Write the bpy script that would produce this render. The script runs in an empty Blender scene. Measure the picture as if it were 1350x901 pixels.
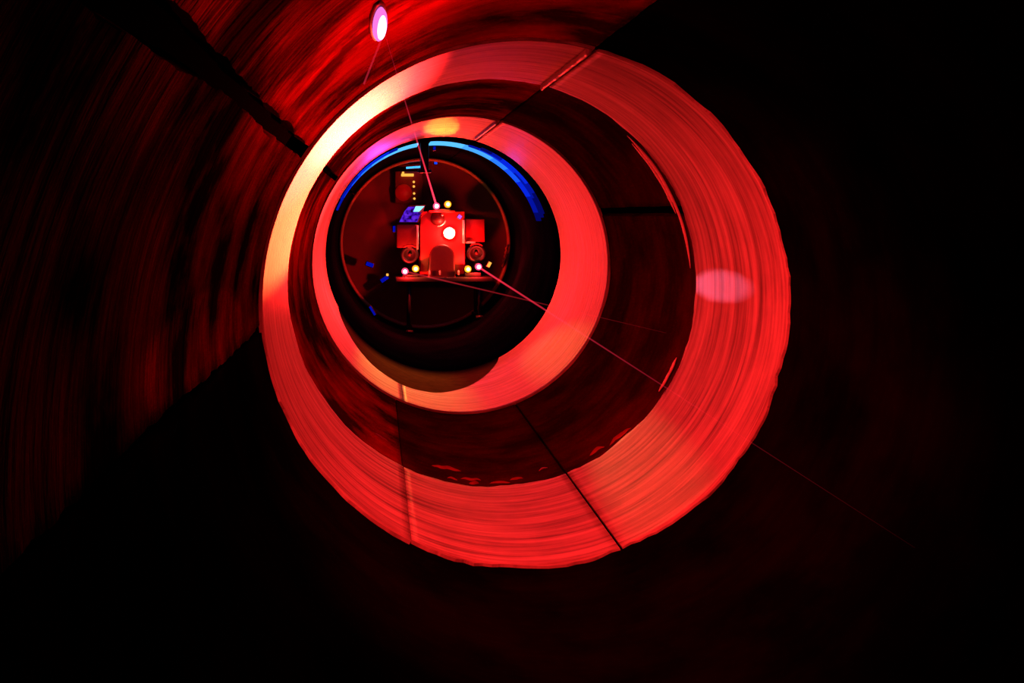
import bpy, bmesh, math, random
from mathutils import Vector, Matrix, noise
from math import sin, cos, pi, radians as R_, sqrt, atan2

# ------------------------------------------------------------------ camera, world, exposure
SC = bpy.context.scene
COL = SC.collection
FPX, VX, VY = 1300.0, 497.0, 283.0            # focal length in pixels, vanishing point of the pipe axis
CAM = Vector((-.557, 0.0, 1.333))             # the pipe has radius 1, its axis runs along Y at x=0, z=1
cd = bpy.data.cameras.new('camera'); cam = bpy.data.objects.new('camera', cd); COL.objects.link(cam)
cam.location = CAM; cam.rotation_euler = (pi/2, 0, 0)
cd.sensor_width = 36; cd.lens = FPX/1350*36
cd.shift_x = (675-VX)/1350; cd.shift_y = -(450.5-VY)/1350
cd.clip_start = .02
SC.camera = cam
w = bpy.data.worlds.new('world'); SC.world = w; w.use_nodes = True
w.node_tree.nodes['Background'].inputs[0].default_value = (0, 0, 0, 1)
SC.view_settings.view_transform = 'Standard'; SC.view_settings.look = 'None'
SC.view_settings.exposure = 0; SC.view_settings.gamma = 1; SC.view_settings.use_curve_mapping = False

RED, YEL, BLU = (1, .014, .014), (1, .55, .12), (.0, .06, 1)

def lamp(name, kind, loc, col, watt, target=None, half=None, blend=.15, radius=.02):
    """a lamp's own light; some are spots added to brighten part of the wall"""
    l = bpy.data.lights.new(name, kind); l.color = col; l.energy = watt; l.shadow_soft_size = radius
    o = bpy.data.objects.new(name, l); COL.objects.link(o); o.location = loc
    if kind == 'SPOT':
        l.spot_size = R_(2*half); l.spot_blend = blend
        o.rotation_euler = (Vector(target)-Vector(loc)).to_track_quat('-Z', 'Y').to_euler()
    return o

# ------------------------------------------------------------------ helpers
def at(px, py, y):
    return Vector((CAM.x+(px-VX)/FPX*y, y, CAM.z-(py-VY)/FPX*y))
def on_wall(ang, y, r=1.0):
    return Vector((r*cos(R_(ang)), y, 1+r*sin(R_(ang))))

def obj(name, bm, mat, parent=None, flat=False):
    me = bpy.data.meshes.new(name)
    if not flat:
        for f in bm.faces: f.smooth = True
    bm.to_mesh(me); bm.free(); me.materials.append(mat)
    o = bpy.data.objects.new(name, me); COL.objects.link(o)
    if parent: attach(o, parent)
    return o
def attach(o, parent):
    o.parent = parent
    bpy.context.view_layer.update()
    o.matrix_parent_inverse = parent.matrix_world.inverted()
def empty(name, loc, label=None, cat=None, group=None, kind=None):
    o = bpy.data.objects.new(name, None); COL.objects.link(o); o.location = loc; o.empty_display_size = .1
    bpy.context.view_layer.update()
    return tag(o, label, cat, group, kind)
def tag(o, label=None, cat=None, group=None, kind=None):
    if label: o['label'] = label
    if cat: o['category'] = cat
    if group: o['group'] = group
    if kind: o['kind'] = kind
    return o

def box(bm, c, s, rot=None, bev=0.0):
    m = Matrix.Translation(c) @ (rot.to_4x4() if rot else Matrix()) @ Matrix.Diagonal((*s, 1))
    r = bmesh.ops.create_cube(bm, size=1, matrix=m)
    if bev:
        es = list({e for v in r['verts'] for e in v.link_edges})
        bmesh.ops.bevel(bm, geom=es, offset=bev, segments=2, affect='EDGES', profile=.5)
def rod(bm, a, b, r0, r1=None, n=12):
    a, b = Vector(a), Vector(b); d = b-a
    m = Matrix.Translation((a+b)/2) @ d.to_track_quat('Z', 'Y').to_matrix().to_4x4()
    bmesh.ops.create_cone(bm, cap_ends=True, segments=n, radius1=r0, radius2=r0 if r1 is None else r1, depth=d.length, matrix=m)
def lathe(bm, prof, origin, axis=(0, -1, 0), n=24):
    """profile of (radius, height along axis) turned round the axis"""
    q = Vector(axis).to_track_quat('Z', 'Y').to_matrix().to_4x4(); m = Matrix.Translation(origin) @ q
    rings = []
    for r, h in prof:
        if r < 1e-6: rings.append([bm.verts.new(m @ Vector((0, 0, h)))])
        else: rings.append([bm.verts.new(m @ Vector((r*cos(2*pi*k/n), r*sin(2*pi*k/n), h))) for k in range(n)])
    for A, B in zip(rings, rings[1:]):
        for k in range(n):
            j = (k+1) % n
            vs = [A[k % len(A)], A[j % len(A)], B[j % len(B)], B[k % len(B)]]
            vs = list(dict.fromkeys(vs))
            if len(vs) > 2: bm.faces.new(vs)
    bmesh.ops.recalc_face_normals(bm, faces=bm.faces)
def tube(bm, pts, r, n=8):
    pts = [Vector(p) for p in pts]; rings = []
    for i, p in enumerate(pts):
        t = (pts[min(i+1, len(pts)-1)]-pts[max(i-1, 0)]).normalized()
        q = t.to_track_quat('Z', 'Y').to_matrix(); rr = r[i] if isinstance(r, (list, tuple)) else r
        rings.append([bm.verts.new(p + q @ Vector((rr*cos(2*pi*k/n), rr*sin(2*pi*k/n), 0))) for k in range(n)])
    for A, B in zip(rings, rings[1:]):
        for k in range(n): bm.faces.new((A[k], A[(k+1) % n], B[(k+1) % n], B[k]))
    bm.faces.new(rings[0][::-1]); bm.faces.new(rings[-1])
    bmesh.ops.recalc_face_normals(bm, faces=bm.faces)

def plate(name, y0, y1, r, th, a0, a1, mat, parent=None, rag0=0, rag1=0, ragy=0, ny=40, seed=0, bulge=0):
    """a curved wall plate of the pipe from angle a0 to a1 (degrees), inner face at radius r; ragged long edges"""
    bm = bmesh.new(); na = max(3, int((a1-a0)/2)); G = [[], []]
    def rg(y, s): return noise.noise((y*3.1, s, 0))*1.0+noise.noise((y*9.7, s, 4))*.55+noise.noise((y*31, s, 9))*.25
    for lay, rr in ((0, r), (1, r+th)):
        for j in range(ny+1):
            row = []; y = y0+(y1-y0)*j/ny
            b0 = a0+rag0*rg(y, seed+1.5); b1 = a1+rag1*rg(y, seed+7.5)
            for i in range(na+1):
                a = b0+(b1-b0)*i/na
                yy = y
                if j in (0, ny) and ragy: yy += ragy*(noise.noise((a*.09, j+seed, 3))+.6*noise.noise((a*.4, j+seed, 8)))
                row.append(bm.verts.new(on_wall(a, yy, rr+(bulge*(noise.noise((cos(R_(a))*3, y*4+seed, sin(R_(a))*3))+.55*noise.noise((cos(R_(a))*2.5, y*26+seed, sin(R_(a))*2.5))) if not lay else 0))))
            G[lay].append(row)
    inner = []
    for j in range(ny):
        for i in range(na):
            inner.append(bm.faces.new((G[0][j][i], G[0][j][i+1], G[0][j+1][i+1], G[0][j+1][i])))
            bm.faces.new((G[1][j][i], G[1][j+1][i], G[1][j+1][i+1], G[1][j][i+1]))
    for j in range(ny):
        for i in (0, na): bm.faces.new((G[0][j][i], G[0][j+1][i], G[1][j+1][i], G[1][j][i]))
    for i in range(na):
        for j in (0, ny): bm.faces.new((G[0][j][i], G[1][j][i], G[1][j][i+1], G[0][j][i+1]))
    bmesh.ops.recalc_face_normals(bm, faces=bm.faces)
    for f in inner: f.smooth = True
    return obj(name, bm, mat, parent, flat=True)

# ------------------------------------------------------------------ materials
def new(name):
    m = bpy.data.materials.new(name); m.use_nodes = True
    return m, m.node_tree.nodes, m.node_tree.links, m.node_tree.nodes['Principled BSDF']
def plain(name, col, rough=.5, metal=0, grain=.25, scale=40, spec=.5):
    m, N, L, B = new(name)
    t = N.new('ShaderNodeTexCoord'); n = N.new('ShaderNodeTexNoise'); n.inputs['Scale'].default_value = scale; n.inputs['Detail'].default_value = 4
    L.new(t.outputs['Object'], n.inputs['Vector'])
    r = N.new('ShaderNodeMixRGB'); r.blend_type = 'MIX'
    r.inputs[1].default_value = (*[c*(1-grain) for c in col], 1); r.inputs[2].default_value = (*[min(1, c*(1+grain)) for c in col], 1)
    L.new(n.outputs['Fac'], r.inputs[0]); L.new(r.outputs[0], B.inputs['Base Color'])
    B.inputs['Roughness'].default_value = rough; B.inputs['Metallic'].default_value = metal
    B.inputs['Specular IOR Level'].default_value = spec
    return m
def glow(name, col, strength):
    m, N, L, B = new(name)
    e = N.new('ShaderNodeEmission'); e.inputs[0].default_value = (*col, 1); e.inputs[1].default_value = strength
    L.new(e.outputs[0], N['Material Output'].inputs['Surface']); return m
def beam_mat(name, col, strength):
    m, N, L, B = new(name); N.remove(B)
    e = N.new('ShaderNodeEmission'); e.inputs[0].default_value = (*col, 1); e.inputs[1].default_value = strength
    L.new(e.outputs[0], N['Material Output'].inputs['Volume']); return m

def streak_coords(N, L, axial, around):
    """position stretched so that noise runs in streaks round the pipe"""
    g = N.new('ShaderNodeNewGeometry'); v = N.new('ShaderNodeVectorMath'); v.operation = 'MULTIPLY'
    v.inputs[1].default_value = (around, axial, around); L.new(g.outputs['Position'], v.inputs[0]); return v.outputs[0]
def nz(N, L, vec, scale=1, detail=5, rough=.6):
    n = N.new('ShaderNodeTexNoise'); n.inputs['Scale'].default_value = scale; n.inputs['Detail'].default_value = detail
    n.inputs['Roughness'].default_value = rough; L.new(vec, n.inputs['Vector']); return n.outputs['Fac']
def ramp(N, L, fac, stops):
    r = N.new('ShaderNodeValToRGB'); L.new(fac, r.inputs[0]); e = r.color_ramp.elements
    while len(e) < len(stops): e.new(.5)
    for k, (p, c) in enumerate(stops): e[k].position = p; e[k].color = (*c, 1) if len(c) == 3 else c
    return r.outputs[0]
def mixc(N, L, fac, a, b, mode='MIX'):
    m = N.new('ShaderNodeMixRGB'); m.blend_type = mode
    if hasattr(fac, 'links'): L.new(fac, m.inputs[0])
    else: m.inputs[0].default_value = fac
    for s, k in ((a, 1), (b, 2)):
        if hasattr(s, 'links'): L.new(s, m.inputs[k])
        else: m.inputs[k].default_value = (*s, 1)
    return m.outputs[0]
def bump(N, L, B, h, strength, dist):
    b = N.new('ShaderNodeBump'); b.inputs['Strength'].default_value = strength; b.inputs['Distance'].default_value = dist
    L.new(h, b.inputs['Height']); L.new(b.outputs[0], B.inputs['Normal'])

def rust_mat(name, dark, light, rough, bs, bd, spec=0):
    m, N, L, B = new(name)
    f1 = nz(N, L, streak_coords(N, L, 9, 1.1)); f2 = nz(N, L, streak_coords(N, L, 2.2, 2.2), 1, 6); f3 = nz(N, L, streak_coords(N, L, 40, 5))
    c = mixc(N, L, ramp(N, L, f2, [(.40, (0, 0, 0)), (.64, (1, 1, 1))]), dark, light)
    c = mixc(N, L, .6, c, ramp(N, L, f1, [(.3, (.3, .3, .3)), (.65, (1, 1, 1))]), 'MULTIPLY')
    L.new(c, B.inputs['Base Color']); B.inputs['Roughness'].default_value = rough
    B.inputs['Specular IOR Level'].default_value = spec
    bump(N, L, B, mixc(N, L, .35, f1, f3), bs, bd)
    return m
M_rust_lit = rust_mat('lit_rusty_steel', (.06, .0015, .0015), (.62, .012, .012), .85, .5, .06)  # rust raised in tone for the brightly lit upper left plates
M_rust_dim = rust_mat('dimmed_rusty_steel', (.008, .0008, .0008), (.18, .004, .004), .85, .5, .06)  # darker copy of the rust for the dimly lit left plate
M_shaded = rust_mat('shaded_dark_steel', (.0016, .0004, .0004), (.005, .0008, .0008), .85, .4, .04)  # near-black copy for the plates lying in shade
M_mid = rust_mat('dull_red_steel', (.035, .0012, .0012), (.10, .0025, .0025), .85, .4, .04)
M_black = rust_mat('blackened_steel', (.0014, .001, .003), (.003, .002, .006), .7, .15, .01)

def ring_mat():
    m, N, L, B = new('brushed_bare_liner')
    f1 = nz(N, L, streak_coords(N, L, 30, 1.3), 1, 5, .65); f2 = nz(N, L, streak_coords(N, L, 7, .9), 1, 4); f3 = nz(N, L, streak_coords(N, L, 3, 3), 1, 6)
    c = ramp(N, L, f1, [(.3, (.17, .15, .14)), (.48, (.55, .5, .48)), (.7, (.9, .88, .86))])
    c = mixc(N, L, .55, c, ramp(N, L, f2, [(.33, (.4, .38, .37)), (.6, (1, 1, 1))]), 'MULTIPLY')
    c = mixc(N, L, .5, c, ramp(N, L, f3, [(.33, (.5, .45, .45)), (.55, (1, 1, 1))]), 'MULTIPLY')
    L.new(c, B.inputs['Base Color']); B.inputs['Roughness'].default_value = .5; B.inputs['Specular IOR Level'].default_value = .06
    bump(N, L, B, f1, .35, .008); return m
M_ring = ring_mat()
def ring_edge_fade():
    """the far liner: same bare metal, its far edge darkened in colour for light falloff"""
    m = M_ring.copy(); m.name = 'brushed_liner_shaded_edge'; N, L = m.node_tree.nodes, m.node_tree.links; B = N['Principled BSDF']
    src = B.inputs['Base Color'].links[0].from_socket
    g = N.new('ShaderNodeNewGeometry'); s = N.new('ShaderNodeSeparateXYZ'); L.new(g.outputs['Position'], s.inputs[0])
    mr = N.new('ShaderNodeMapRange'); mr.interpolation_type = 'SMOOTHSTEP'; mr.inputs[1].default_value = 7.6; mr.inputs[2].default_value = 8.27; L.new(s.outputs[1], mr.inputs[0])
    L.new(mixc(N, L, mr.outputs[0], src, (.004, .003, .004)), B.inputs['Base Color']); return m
M_ring2 = ring_edge_fade()
M_gap = plain('joint_tar', (.002, .0012, .0012), .95, spec=0)
M_crescent = plain('brown_shade_crescent', (.2, .15, .026), .85, grain=.4, scale=14, spec=0)
M_weld = plain('bare_weld_metal', (.78, .72, .7), .4, grain=.3, scale=60)
M_redpaint = plain('red_paint', (.5, .010, .012), .45, grain=.12)
M_dullred = plain('dull_red_paint', (.13, .004, .004), .5)
M_dark = plain('black_plastic', (.012, .006, .006), .5)
M_maroon = plain('maroon_cover', (.07, .003, .003), .5)
M_bulk = plain('dark_bulkhead', (.14, .012, .006), .7, grain=.3, scale=5)
M_brown = plain('brown_rim', (.40, .22, .08), .5, grain=.3, scale=20)
M_metal = plain('bright_metal', (.75, .68, .62), .35, .6)
M_redbulb = glow('red_led', (1, .06, .16), 2.0)
M_pinkcore = glow('pink_white_led', (1, .7, .95), 6)
M_ambcore = glow('pale_amber_led', (1, .85, .4), 3)
M_yelbulb = glow('amber_led', (1, .36, .012), 1.9)
M_white = glow('warm_white_lamp', (1, .85, .6), 3.5)
M_laser_spot = glow('magenta_spot_halo', (1, .2, .8), 1.0)
M_cyan = glow('cyan_led', (.06, .42, 1), 1.5)
M_blue = glow('blue_led', (.004, .06, 1), 1.1)
M_deep = glow('deep_blue_led', (.001, .004, .45), .8)
M_gold = glow('gold_display', (1, .42, .06), 1.3)
M_violet = glow('violet_sheet_glow', (.10, .012, .75), .75)
M_beam = beam_mat('laser_light_red', (1, .03, .07), 8)
M_beam_dim = beam_mat('laser_light_dim', (1, .03, .05), 5)

# ------------------------------------------------------------------ the pipe
S1, S2, S3, GR, CK = 74.3, -68.6, -115.6, 20.5, 145.4      # angles of the lengthwise joints
def backing(name, y0, y1):
    o = plate(name, y0, y1, 1.05, .05, -180, 180, M_gap, ny=2); tag(o, kind='structure'); return o
def section(name, y0, y1, mat, r, th, joints, rag, **k):
    o = backing(name, y0, y1); J = sorted(joints)
    for n, (a, gap) in enumerate(J):
        b, gapb = J[(n+1) % len(J)]
        if b <= a: b += 360
        plate('plate', y0, y1, r, th, a+gap/2, b-gapb/2, mat[n] if isinstance(mat, list) else mat, o, rag*(gap > 1.2), rag*(gapb > 1.2), seed=n*11+y0, **k)
    return o
near = section('wall_near', -1.0, 3.75, [M_shaded, M_rust_lit, M_rust_dim], 1.0, .05, [(-174.5, 1.3), (S1, .5), (CK, 3.0)], .75, ny=280, bulge=.006)  # plate tones and the left joint follow the lit and shaded areas
mid = section('wall_middle', 4.74, 6.62, [M_mid, M_mid, M_mid, M_rust_lit, M_rust_lit], 1.0, .05, [(S1, .7), (CK, 2.0), (GR, 3.2), (S3, .4), (S2, .6)], .25, ny=60, bulge=.004)  # upper left plates take the lit rust, the rest a dimmer tone
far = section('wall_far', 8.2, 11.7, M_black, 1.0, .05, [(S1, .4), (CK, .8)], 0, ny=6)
ring_a = section('trim_1', 3.71, 4.785, M_ring, .99, .015, [(S1, .9), (S2, .55), (S3, .22)], 0, ny=40, ragy=.03)
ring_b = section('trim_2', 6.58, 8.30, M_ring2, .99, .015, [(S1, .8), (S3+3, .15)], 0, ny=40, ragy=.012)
def strip(name, y0, y1, a, wd, r, mat, parent, lump=.004, seed=0):
    bm = bmesh.new(); n = 60; rows = []
    for j in range(n+1):
        y = y0+(y1-y0)*j/n; k = 1+.35*noise.noise((y*9, seed, 1)); h = .026+lump*noise.noise((y*14, seed, 5))
        rows.append([bm.verts.new(on_wall(a+x*wd*k, y, r-hh*h)) for x, hh in ((-.5, -.6), (-.42, .6), (0, 1), (.42, .6), (.5, -.6))])
    for A, B in zip(rows, rows[1:]):
        for i in range(4): bm.faces.new((A[i], A[i+1], B[i+1], B[i]))
        bm.faces.new((A[4], A[0], B[0], B[4]))
    bm.faces.new(rows[0]); bm.faces.new(rows[-1][::-1]); bmesh.ops.recalc_face_normals(bm, faces=bm.faces)
    return obj(name, bm, mat, parent)
tag(strip('weld_seam', 3.73, 4.78, S1+1.25, 1.3, .99, M_weld, ring_a, .006), 'bright lumpy weld seam beside the dark joint')
tag(strip('weld_seam', 6.6, 8.0, S1+1.3, 1.2, .99, M_weld, ring_b, .004, 3), 'bright weld seam on the far liner ring')
# wire lip along the far rim of the near liner ring, right hand side
for k, (a0, a1, y, rr) in enumerate([(4, 47, 4.845, .985), (-33, -22, 4.84, .985), (20, 44, 4.90, .987)]):
    bm = bmesh.new(); n = 40
    tube(bm, [on_wall(a0+(a1-a0)*i/n, y+.002*sin(i*.4), rr) for i in range(n+1)], [.007*min(1, .25+4*min(i, n-i)/n) for i in range(n+1)], 6)
    obj('lip_wire', bm, M_weld, ring_a)
# brown layer standing in for the shadow on the bottom of the far liner ring
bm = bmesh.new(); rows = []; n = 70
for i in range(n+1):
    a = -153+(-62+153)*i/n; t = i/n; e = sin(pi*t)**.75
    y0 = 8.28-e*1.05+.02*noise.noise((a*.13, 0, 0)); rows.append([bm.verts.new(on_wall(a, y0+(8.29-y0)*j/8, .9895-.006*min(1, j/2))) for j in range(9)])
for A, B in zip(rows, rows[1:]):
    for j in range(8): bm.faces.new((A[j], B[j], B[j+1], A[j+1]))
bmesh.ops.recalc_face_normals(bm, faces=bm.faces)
M_crescent_fade = M_crescent.copy()
N, L = M_crescent_fade.node_tree.nodes, M_crescent_fade.node_tree.links; B = N['Principled BSDF']; src = B.inputs['Base Color'].links[0].from_socket
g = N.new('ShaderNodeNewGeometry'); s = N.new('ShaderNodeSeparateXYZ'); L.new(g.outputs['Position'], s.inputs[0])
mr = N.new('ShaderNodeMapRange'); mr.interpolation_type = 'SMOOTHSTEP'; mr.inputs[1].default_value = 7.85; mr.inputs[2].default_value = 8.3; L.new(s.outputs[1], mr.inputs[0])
L.new(mixc(N, L, mr.outputs[0], src, (.004, .003, .004)), B.inputs['Base Color'])  # far end darkened in colour like the ring's fading light
o = obj('shade_crescent', bm, M_crescent_fade, ring_b); o['label'] = 'olive brown crescent of painted shade on the bottom of the far ring'; o['kind'] = 'stuff'

# peeling flakes on the dark band next to the near ring
random.seed(5)
bm = bmesh.new()
for a0, a1, y, hh in [(-106, -97, 5.08, .02), (-98, -92, 4.93, .014), (-96, -93, 4.86, .02), (-90, -84, 4.88, .012), (-84, -80, 4.92, .014),
                      (-60, -55, 4.90, .02), (-54, -46, 4.86, .022), (-125, -120, 5.2, .008), (-102, -99, 4.9, .01), (-75, -72, 5.0, .006)]:
    n = 10; V = []
    for i in range(n+1):
        a = a0+(a1-a0)*i/n; t = i/n; e = sin(pi*t)**.7+.05; yy = y+.03*noise.noise((a*.5, y, 0))
        V.append((bm.verts.new(on_wall(a, yy, 1.0)), bm.verts.new(on_wall(a, yy+.010*e, 1-hh*.7*e)), bm.verts.new(on_wall(a, yy+.022*e, 1.0))))
    for A, B in zip(V, V[1:]):
        bm.faces.new((A[0], B[0], B[1], A[1])); bm.faces.new((A[1], B[1], B[2], A[2]))
bmesh.ops.recalc_face_normals(bm, faces=bm.faces)
o = obj('peeling_flake', bm, plain('peeling_paint', (.35, .05, .04), .5), mid); o['kind'] = 'stuff'

# bulkhead and its brown rim
bm = bmesh.new(); lathe(bm, [(0, 0), (1.06, 0), (1.06, -.06), (0, -.06)], (0, 11.7, 1), (0, -1, 0), 96)
tag(obj('wall_back', bm, M_bulk, flat=True), kind='structure')
bm = bmesh.new(); lathe(bm, [(1.0, 0), (.985, .03), (.965, .03), (.955, 0), (.965, -.05), (1.0, -.05)], (0, 11.5, 1), (0, -1, 0), 96)
tag(obj('trim_3', bm, M_brown), kind='structure')
for a0, a1, dd in [(-2, -14, 11.42), (-6, -13, 11.36), (-12, -17, 11.40)]:
    bm = bmesh.new(); tube(bm, [on_wall(a0+(a1-a0)*i/8, dd+.01*i, .95-.012*(i % 2)) for i in range(9)], .012, 6); obj('rim_hanger', bm, M_brown, bpy.data.objects['trim_3'])

# ------------------------------------------------------------------ laser hit spot on the pipe wall, built as an added glowing oval
LA = 123.7; base = on_wall(LA, 2.56, 1.0); inn = Vector((-cos(R_(LA)), 0, -sin(R_(LA))))
wl = empty('laser_spot', base, 'glaring oval pink-white laser spot high on the dark pipe wall', 'lamp')
def oval(bm, c, half_len, rad, h0, h1):
    q = Matrix((Vector((-sin(R_(LA)), 0, cos(R_(LA)))), Vector((0, 1, 0)), inn)).transposed()
    prof = [(1, h0), (1, h0+(h1-h0)*.5), (.86, h0+(h1-h0)*.85), (.5, h1), (0, h1)]; rings = []
    for s, h in [(0, h0)]+prof:
        rings.append([bm.verts.new(c + q @ Vector((rad*s*cos(2*pi*k/28), half_len*s*sin(2*pi*k/28), h))) for k in range(28)] if s else [bm.verts.new(c + q @ Vector((0, 0, h)))])
    for A, B in zip(rings, rings[1:]):
        for k in range(28):
            vs = list(dict.fromkeys([A[k % len(A)], A[(k+1) % 28 % len(A)], B[(k+1) % 28 % len(B)], B[k % len(B)]]))
            if len(vs) > 2: bm.faces.new(vs)
    bmesh.ops.recalc_face_normals(bm, faces=bm.faces)
bm = bmesh.new(); oval(bm, base, .25, .027, -.004, .006); obj('spot_base', bm, M_maroon, wl)
bm = bmesh.new(); oval(bm, base, .21, .021, .006, .02); ll = obj('spot_halo', bm, M_laser_spot, wl)
bm = bmesh.new(); oval(bm, base+inn*.012, .165, .0145, .0, .012); obj('spot_core', bm, glow('white_spot_core', (1, .85, 1), 2.2), ll)
lc = base+inn*.06
for l in (lamp('laser_spot_light', 'SPOT', lc+Vector((0, .02, 0)), RED, 330, lc+Vector((.6, .85, -.95)), 50, .9),
          lamp('laser_spot_glow', 'POINT', base+inn*.18, RED, 8, radius=.03)):  # lights added for the red scatter off the laser spot
    attach(l, wl)

# ------------------------------------------------------------------ machine at the far end
D = 11.0
def pbox(bm, x0, y0, x1, y1, d0, d1, bev=.008):
    """box whose front face (depth d0) spans the given picture corners"""
    a, b = at(x0, y0, d0), at(x1, y1, d0)
    box(bm, Vector(((a.x+b.x)/2, (d0+d1)/2, (a.z+b.z)/2)), (abs(b.x-a.x), d1-d0, abs(b.z-a.z)), bev=bev)
fl = on_wall(-80, 11.2); 
mc = empty('survey_machine', (at(583, 340, 11.2).x, 11.2, .03), 'red instrument cabinet on legs at the pipe end, with a glaring lamp and side boxes', 'machine')
bm = bmesh.new(); pbox(bm, 554, 279, 613, 362, D, D+.45); obj('casing', bm, M_redpaint, mc)
bm = bmesh.new(); pbox(bm, 566, 278, 600, 280.5, D-.17, D+.3, .004); obj('top_ledge', bm, M_redpaint, mc)
for x0, x1, y0, y1, mt in ((523, 549, 296, 327, M_maroon), (614, 639, 289, 319, M_redpaint)):
    bm = bmesh.new(); pbox(bm, x0, y0, x1, y1, D-.05, D+.25); sb = obj('side_box', bm, M_redpaint if x0 > 580 else M_dullred, mc)
    e = x1+1.2 if x0 < 580 else x0-2.5
    bm = bmesh.new(); pbox(bm, e-1.2, y0+1, e+1.6, y1+2, D-.09, D+.1, .004); tag(obj('edge_strip', bm, M_metal, sb), 'bright metal edge strip')
    if x0 > 580:
        bm = bmesh.new(); pbox(bm, x0, y1-.5, x0+13, y1+2, D-.08, D, .004); obj('lower_strip', bm, M_metal, sb)
# dark round drums under the side boxes
for px, py, rr in ((628, 334, .105), (540, 336, .10)):
    bm = bmesh.new(); lathe(bm, [(0, .0), (rr*.55, .0), (rr*.6, .02), (rr*.9, .03), (rr, .0), (rr, -.18), (0, -.18)], at(px, py, D-.02), (0, -1, 0), 28)
    wh = obj('drum', bm, M_dark, mc)
    bm = bmesh.new(); lathe(bm, [(0, .035), (.016, .033), (.02, .015), (.02, .0)], at(px, py, D-.02), (0, -1, 0), 12); obj('drum_hub', bm, M_maroon, wh)
    bm = bmesh.new(); tube(bm, [at(px+13*sin(t/6), py-12.5*cos(t/6), D-.05) for t in range(-4, 5)], .008, 6); obj('drum_guard', bm, M_redpaint, wh)
# round lens above the lamp
bm = bmesh.new(); lathe(bm, [(0, .10), (.03, .098), (.06, .078), (.074, .045), (.08, 0), (.08, -.05), (0, -.05)], at(577, 288, D), (0, -1, 0), 28); ln = obj('camera_dome', bm, M_maroon, mc)
bm = bmesh.new(); tube(bm, [at(577+10.4*cos(R_(t)), 288-10.4*sin(R_(t)), D-.05) for t in range(-95, -10, 8)], .01, 6); tag(obj('dome_highlight', bm, M_metal, ln), 'highlight on the lower rim of the dome')  # metal arc shaped as the highlight on the dome
bm = bmesh.new(); lathe(bm, [(0, .02), (.012, .015), (.014, 0)], at(583, 283.5, D-.1), (0, -1, 0), 10); obj('dome_stud', bm, M_metal, ln)
# glaring lamp
bm = bmesh.new(); lathe(bm, [(.04, 0), (.062, .05), (.066, .05), (.05, -.03), (0, -.03)], at(592, 307.5, D-.02), (0, -1, 0), 24); hs = obj('lamp_reflector', bm, M_metal, mc)
bm = bmesh.new(); lathe(bm, [(0, .08), (.025, .074), (.04, .055), (.045, .02), (.036, 0)], at(592, 307.5, D-.02), (0, -1, 0), 24); obj('lamp_bulb', bm, M_white, hs)
# dark arched hood in front of the casing
bm = bmesh.new(); out = []
for t in range(0, 19):
    a = pi*t/18; out.append((583+16.5*cos(a), 339-17*sin(a)))
out = [(601, 371)]+out[:]+[(564, 371)]
F0 = [bm.verts.new(at(x, y, D-.16)) for x, y in out]; F1 = [bm.verts.new(at(x, y, D-.16)+Vector((0, .14, 0))) for x, y in out]
cap = bm.faces.new(F0); bm.faces.new(F1[::-1])
for i in range(len(F0)): bm.faces.new((F0[i], F1[i], F1[(i+1) % len(F0)], F0[(i+1) % len(F0)]))
bmesh.ops.recalc_face_normals(bm, faces=bm.faces)
bmesh.ops.bevel(bm, geom=[e for e in cap.edges], offset=.02, segments=3, affect='EDGES', profile=.5)
tag(obj('arched_hood', bm, M_maroon, mc, flat=True), 'dark round-topped hood in front of the red casing')
bm = bmesh.new(); pbox(bm, 522, 366, 650, 372, D-.2, D+.45, .006); obj('base_shelf', bm, M_dark, mc)
for px in (566.5, 580, 604.5):
    bm = bmesh.new(); pbox(bm, px-1, 357, px+1, 363, D-.19, D-.17, .002); obj('shelf_post', bm, M_metal, mc)
for px, dd in ((540, D-.1), (632, D-.1), (540, D+.35), (632, D+.35)):
    p = at(px, 371, D-.1); zf = 1-sqrt(1-p.x**2)
    bm = bmesh.new(); rod(bm, (p.x, dd, p.z), (p.x, dd, zf+.03), .018); lg = obj('leg', bm, M_dark, mc)
    bm = bmesh.new(); lathe(bm, [(0, .035), (.04, .03), (.045, .0), (0, 0)], (p.x, dd, zf+.004), (0, 0, 1), 14); obj('foot', bm, M_dark, lg)
lamp('machine_lamp_light', 'POINT', at(592, 307.5, D-.17), (1, .12, .07), 15, radius=.04).parent = None
attach(bpy.data.objects['machine_lamp_light'], mc)

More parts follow.
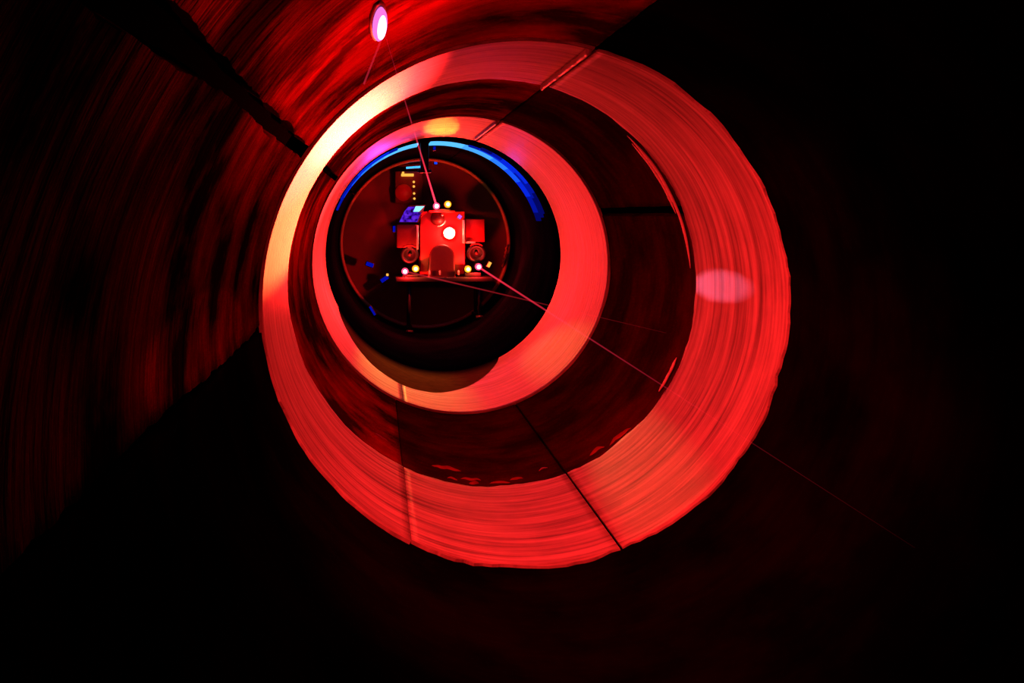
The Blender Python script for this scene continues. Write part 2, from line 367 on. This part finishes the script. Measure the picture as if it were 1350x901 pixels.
# lamp pairs: a red laser and an amber bulb each
def twin(label, red, yel, d, support, lights):
    c = (at(*red, d)+at(*yel, d))/2; t = empty('twin_lamp', Vector((c.x, d+.06, at(0, support, d).z)), label, 'lamp', 'red and amber lamp pairs')
    bm = bmesh.new(); a, b = at(*red, d), at(*yel, d); zb = at(0, support, d).z+.006
    box(bm, Vector((c.x, d+.07, (min(a.z, b.z)-.04+zb)/2)), (abs(a.x-b.x)+.06, .08, max(.02, min(a.z, b.z)-.04-zb)), bev=.004); obj('bracket', bm, M_dark, t)
    for p, m, nm in ((a, M_redbulb, 'red_bulb'), (b, M_yelbulb, 'amber_bulb')):
        bm = bmesh.new(); lathe(bm, [(0, -.03), (.04, -.03), (.042, -.10), (0, -.10)], p, (0, -1, 0), 18); h = obj('bulb_holder', bm, M_dark, t)
        bm = bmesh.new(); lathe(bm, [(0, .035), (.02, .03), (.035, .012), (.038, -.01), (.03, -.03), (0, -.03)], p, (0, -1, 0), 18)
        bb = obj(nm, bm, m, t)
        bm = bmesh.new(); lathe(bm, [(0, .05), (.016, .045), (.021, .034), (.02, .02), (0, .02)], p, (0, -1, 0), 14)
        obj('bulb_core', bm, M_pinkcore if nm == 'red_bulb' else M_ambcore, bb)
    for k, (kind, off, col, wt, tg, hf, bl) in enumerate(lights):  # bulb light plus extra spots added to brighten chosen wall patches
        l = lamp('twin_lamp_and_fill_light', kind, (a if off == 'r' else b)+Vector((0, -.09, 0)), col, wt, tg, hf, bl, .015); attach(l, t)
FWD = lambda px, py: at(px, py, D-.2)+Vector((0, -1, 0))
twin('upper twin lamp, pink-white and amber, on top of the red cabinet', (575.5, 272), (590.5, 269.5), D-.14, 277.7,
     [('POINT', 'r', RED, 28, None, None, 0), ('SPOT', 'r', RED, 105, FWD(575.5, 272), 80, .4), ('POINT', 'y', YEL, 1.2, None, None, 0),
      ('SPOT', 'y', (1, .5, .15), 120, on_wall(-52, 4.3), 2.4, .8), ('SPOT', 'y', (1, .42, .03), 100, on_wall(94, 7.5), 2.6, .5)])
twin('lower left twin lamp, flaring pink lamp left of an amber one', (534, 358), (548, 354.5), D-.16, 366,
     [('POINT', 'r', RED, 28, None, None, 0), ('SPOT', 'r', RED, 105, FWD(534, 358), 80, .4), ('SPOT', 'r', (1, .18, .34), 560, on_wall(0.8, 4.40), .62, .04), ('POINT', 'y', YEL, .8, None, None, 0),
      ('SPOT', 'y', (1, .5, .08), 170, on_wall(-108, 8.0), 10, .9), ('SPOT', 'y', (1, .4, .08), 90, on_wall(-42, 7.0), 5, 1)])
twin('lower right twin lamp, amber lamp left of a pink one', (631, 352), (617, 355), D-.16, 366,
     [('POINT', 'r', RED, 28, None, None, 0), ('SPOT', 'r', RED, 105, FWD(631, 352), 80, .4), ('SPOT', 'y', (1, .33, .07), 520, on_wall(147, 4.25), 5.0, .4),
      ('SPOT', 'y', (1, .72, .36), 420, on_wall(134, 4.2), 2.3, 1), ('POINT', 'y', YEL, .8, None, None, 0),
      ('SPOT', 'r', RED, 9000, on_wall(134, 3.7), 4.0, 1), ('SPOT', 'r', RED, 2200, on_wall(148, 5.5), 7.5, 1), ('SPOT', 'r', (1, .03, .03), 4000, on_wall(179.5, 2.6), .9, .1)])  # broad red spots added to brighten the upper left wall

# ------------------------------------------------------------------ control panel on the bulkhead, left of the mast
DB = 11.6
cp = empty('control_panel', at(540, 246, DB), 'dark panel with a gold bar display and amber dots, upper left of the cabinet', 'panel')
bm = bmesh.new(); pbox(bm, 521, 226, 557, 268, DB-.02, DB+.1); obj('back_plate', bm, M_bulk, cp)
bm = bmesh.new(); lathe(bm, [(0, .012), (.095, .012), (.1, 0), (.1, -.02), (0, -.02)], at(532, 254, DB-.03), (0, -1, 0), 28); tag(obj('round_cover', bm, M_redpaint, cp), 'dull red round cover')
bm = bmesh.new(); pbox(bm, 529, 229, 545.5, 232.6, DB-.06, DB-.02, .004); pbox(bm, 530, 226.5, 533, 229.2, DB-.06, DB-.02, .004); obj('bar_display', bm, M_gold, cp)
for px, py in ((545.5, 240), (545.6, 246), (546, 255.2), (546.3, 262)):
    bm = bmesh.new(); lathe(bm, [(0, .014), (.012, .01), (.014, 0)], at(px, py, DB-.025), (0, -1, 0), 10); obj('indicator', bm, M_gold, cp)
# mast between the two blue arcs
ms = empty('mast', at(559.5, 183, 10.0), 'dark vertical mast hanging from the top of the pipe between the blue arcs', 'mast')
bm = bmesh.new(); top = at(559.5, 182, 8.95); box(bm, Vector((top.x, 8.92, 1.86)), (.075, .05, .25), bev=.006); obj('post', bm, M_dark, ms)
bm = bmesh.new(); box(bm, Vector((top.x, 8.92, 1.725)), (.12, .07, .03), bev=.006); obj('foot_plate', bm, M_dark, ms)
def led(label, px, py, wpx, hpx, d, mat, slope=0, name='light_bar', depth=.03):
    a = at(px, py, d); k = d/FPX
    t = empty(name, a, label, 'light')
    rot = Matrix.Rotation(slope, 3, 'Y')
    bm = bmesh.new(); box(bm, a, (wpx*k, depth, hpx*k), rot, .003); obj('lens', bm, mat, t)
    bm = bmesh.new(); box(bm, a+Vector((0, depth*.9, 0)), ((wpx+1.5)*k, depth, (hpx+1.5)*k), rot, .003); obj('backing', bm, M_dark, t)
    return t
led('short pale blue light bar above the gold display', 546, 220.7, 21, 2.6, 11.55, M_cyan, R_(-4))
led('small blue light right of the mast, below the blue arc', 574.5, 213.5, 4, 6, 11.55, M_blue)
led('faint blue upright light at the right of the mast', 572.8, 195.5, 3, 4.5, 9.6, M_deep)
led('slanting blue light stick low on the far wall, right of the cabinet', 684.5, 359, 3.6, 20, 10.9, M_deep, R_(17))
led('small dim blue light beside the slanting blue stick', 694.5, 350.6, 5, 3, 10.9, M_deep)
led('slanting blue light stick low on the far wall, left end of the brown rim', 491, 410, 2.6, 13, 10.9, M_deep, R_(-32))
led('dim blue light on the far wall, level with the lower lamps', 487.5, 349, 10, 5, 11.3, M_deep, R_(20))
led('dim blue light left of the lower left twin lamp', 507, 368, 11, 5, 11.3, M_deep, R_(-35))
led('small violet light on the right top corner of the red cabinet', 606, 286, 5, 5, D-.12, glow('violet_led', (.7, .1, .9), 1.0), R_(35))
led('small blue upright light at the left of the left side box', 519.5, 302, 3.2, 8, D-.05, M_deep)
led('bent gold light right of the lower right twin lamp', 645, 349, 3.6, 7, D-.1, M_gold, R_(28))
led('tiny gold light left of the lower left twin lamp', 510.7, 362.5, 3, 3, 11.2, M_gold)
# tilted sheet on the left side box; its emission stands in for blue light
sc = empty('tilted_sheet', at(541, 293, D+.05), 'tilted violet-blue lit sheet with a pale cyan corner, on the left side box', 'sheet')
def quad(bm, P, th=.02):
    A = [bm.verts.new(p) for p in P]; B = [bm.verts.new(p+Vector((0, th, -.002))) for p in P]
    bm.faces.new(A); bm.faces.new(B[::-1])
    for i in range(4): bm.faces.new((A[i], B[i], B[(i+1) % 4], A[(i+1) % 4]))
    bmesh.ops.recalc_face_normals(bm, faces=bm.faces)
bm = bmesh.new(); quad(bm, [at(525, 293.5, D-.10), at(552, 293.5, D-.10), at(561, 270.5, D-.05), at(539, 271, D-.05)]); obj('frame', bm, M_dark, sc, flat=True)
def lit_sheet_mat():
    m, N, L, B = new('mottled_violet_sheet_glow')
    t = N.new('ShaderNodeTexCoord'); n = N.new('ShaderNodeTexNoise'); n.inputs['Scale'].default_value = 26; L.new(t.outputs['Object'], n.inputs['Vector'])
    e = N.new('ShaderNodeEmission'); e.inputs[1].default_value = .8
    L.new(ramp(N, L, n.outputs['Fac'], [(.36, (.01, .001, .02)), (.46, (.06, .004, .55)), (.62, (.16, .025, .9))]), e.inputs[0])
    L.new(e.outputs[0], N['Material Output'].inputs['Surface']); return m
bm = bmesh.new(); quad(bm, [at(526.5, 292.5, D-.11), at(550, 292.5, D-.11), at(555, 280, D-.085), at(533, 279, D-.085)], .008); quad(bm, [at(533, 279, D-.085), at(545, 280, D-.085), at(548, 272.5, D-.065), at(538, 273, D-.065)], .008); obj('display', bm, lit_sheet_mat(), sc, flat=True)  # sheet face glows in place of blue light falling on it
bm = bmesh.new(); quad(bm, [at(545, 279, D-.095), at(552.5, 279, D-.095), at(559.5, 272, D-.07), at(548, 272, D-.07)], .008); tag(obj('corner_highlight', bm, glow('pale_cyan_highlight', (.25, .8, 1), 1.5), sc, flat=True), 'pale cyan highlight on a corner of the sheet')

# ------------------------------------------------------------------ blue light on the top of the far wall, built as glowing bands
def blue_arc(label, mods, lights):
    """bands glowing for blue light on the wall: angle from, angle to, near edge, far edge (along the pipe) at both ends, material"""
    t = empty('curved_wall_glow', on_wall(mods[0][0], 9.05), label, 'light')
    for a0, a1, p0, q0, p1, q1, mat in mods:
        bm = bmesh.new(); n = 6; rows = []
        for i in range(n+1):
            f = i/n; a = a0+(a1-a0)*f; p = p0+(p1-p0)*f; q = q0+(q1-q0)*f
            rows.append([bm.verts.new(on_wall(a, y, r)) for y, r in ((p, 1.0), (p, .988), (q, .988), (q, 1.0))])
        for A, B in zip(rows, rows[1:]):
            for k in range(4): bm.faces.new((A[k], A[(k+1) % 4], B[(k+1) % 4], B[k]))
        bm.faces.new(rows[0]); bm.faces.new(rows[-1][::-1]); bmesh.ops.recalc_face_normals(bm, faces=bm.faces)
        obj('glow_band', bm, mat, t, flat=True)
    for p, wt, aim in lights: attach(lamp('arc_fill_light', 'SPOT', p, BLU, wt, aim, 48, .8, .05), t)  # unseen blue spots added to spill colour on the wall nearby
ARC_GLOWS = [glow('arc_glow', c, 1) for c in ((.12, .6, 1.2), (.07, .42, 1.1), (.025, .22, 1.1), (.008, .09, 1.0), (.002, .02, .75), (.001, .006, .35), (.001, .002, .12))]  # steps of falling light put into the emission along each arc
def run(edge, rows):
    """split each row of bands into stretches a few degrees long"""
    out = []
    for a0, a1, p0, q0, p1, q1, cols in rows:
        for k, c in enumerate(cols):
            f, g = k/len(cols), (k+1)/len(cols)
            out.append((a0+(a1-a0)*f, a0+(a1-a0)*g, p0+(p1-p0)*f, q0+(q1-q0)*f, p0+(p1-p0)*g, q0+(q1-q0)*g, ARC_GLOWS[c]))
    return out
blue_arc('right curved cyan and blue lit arc, top of the far pipe wall',
           run(0, [(94, 64, 8.97, 9.33, 8.97, 9.33, [0, 0, 0, 1, 1]), (64, 16, 8.97, 9.33, 9.1, 9.33, [1, 2, 2, 3, 3, 4, 4, 5, 5, 6]),
                   (74, 18, 8.88, 8.97, 8.9, 9.05, [5, 4, 4, 4, 4, 5, 5, 5, 6, 6]), (68, 20, 8.74, 8.88, 8.8, 8.9, [6, 5, 4, 4, 4, 5, 6, 6])]),
           [(on_wall(50, 8.9, .85), 2, on_wall(50, 8.6))])
blue_arc('left curved cyan and blue lit arc, top of the far pipe wall',
           run(0, [(100.5, 120, 8.95, 9.33, 8.97, 9.3, [0, 0, 0, 0]), (120, 158, 8.97, 9.3, 8.9, 9.1, [1, 1, 2, 2, 3, 3, 4, 4, 5, 5]),
                   (112, 152, 8.75, 8.97, 8.7, 8.9, [5, 4, 4, 4, 4, 5, 5, 5])]),
           [(on_wall(122, 8.35, .72), 22, on_wall(122, 8.1))])

# ------------------------------------------------------------------ laser beams
def beam(label, a, b, r0, r1, mat):
    t = bmesh.new(); rod(t, a, b, r0, r1, 10); o = obj('laser_beam', t, mat, flat=True)
    tag(o, label, 'laser beam', 'red laser beams'); return o
L1 = base+inn*.03
beam('bright red laser beam from the upper twin lamp to the pink laser spot on the wall', at(575, 270, D-.16), L1, .012, .0012, M_beam)
beam('red laser beam running down right from the lower right twin lamp', at(632, 353, D-.24), on_wall(-32.4, 2.56, .995), .012, .0006, M_beam)
beam('faint red laser beam crossing right below the cabinet', at(536, 358.5, D-.24), on_wall(-16.7, 5.15, .995), .011, .002, M_beam_dim)
beam('short red laser beam slanting down left from the pink laser spot on the wall', L1, on_wall(127.5, 3.42, .99), .003, .004, M_beam)
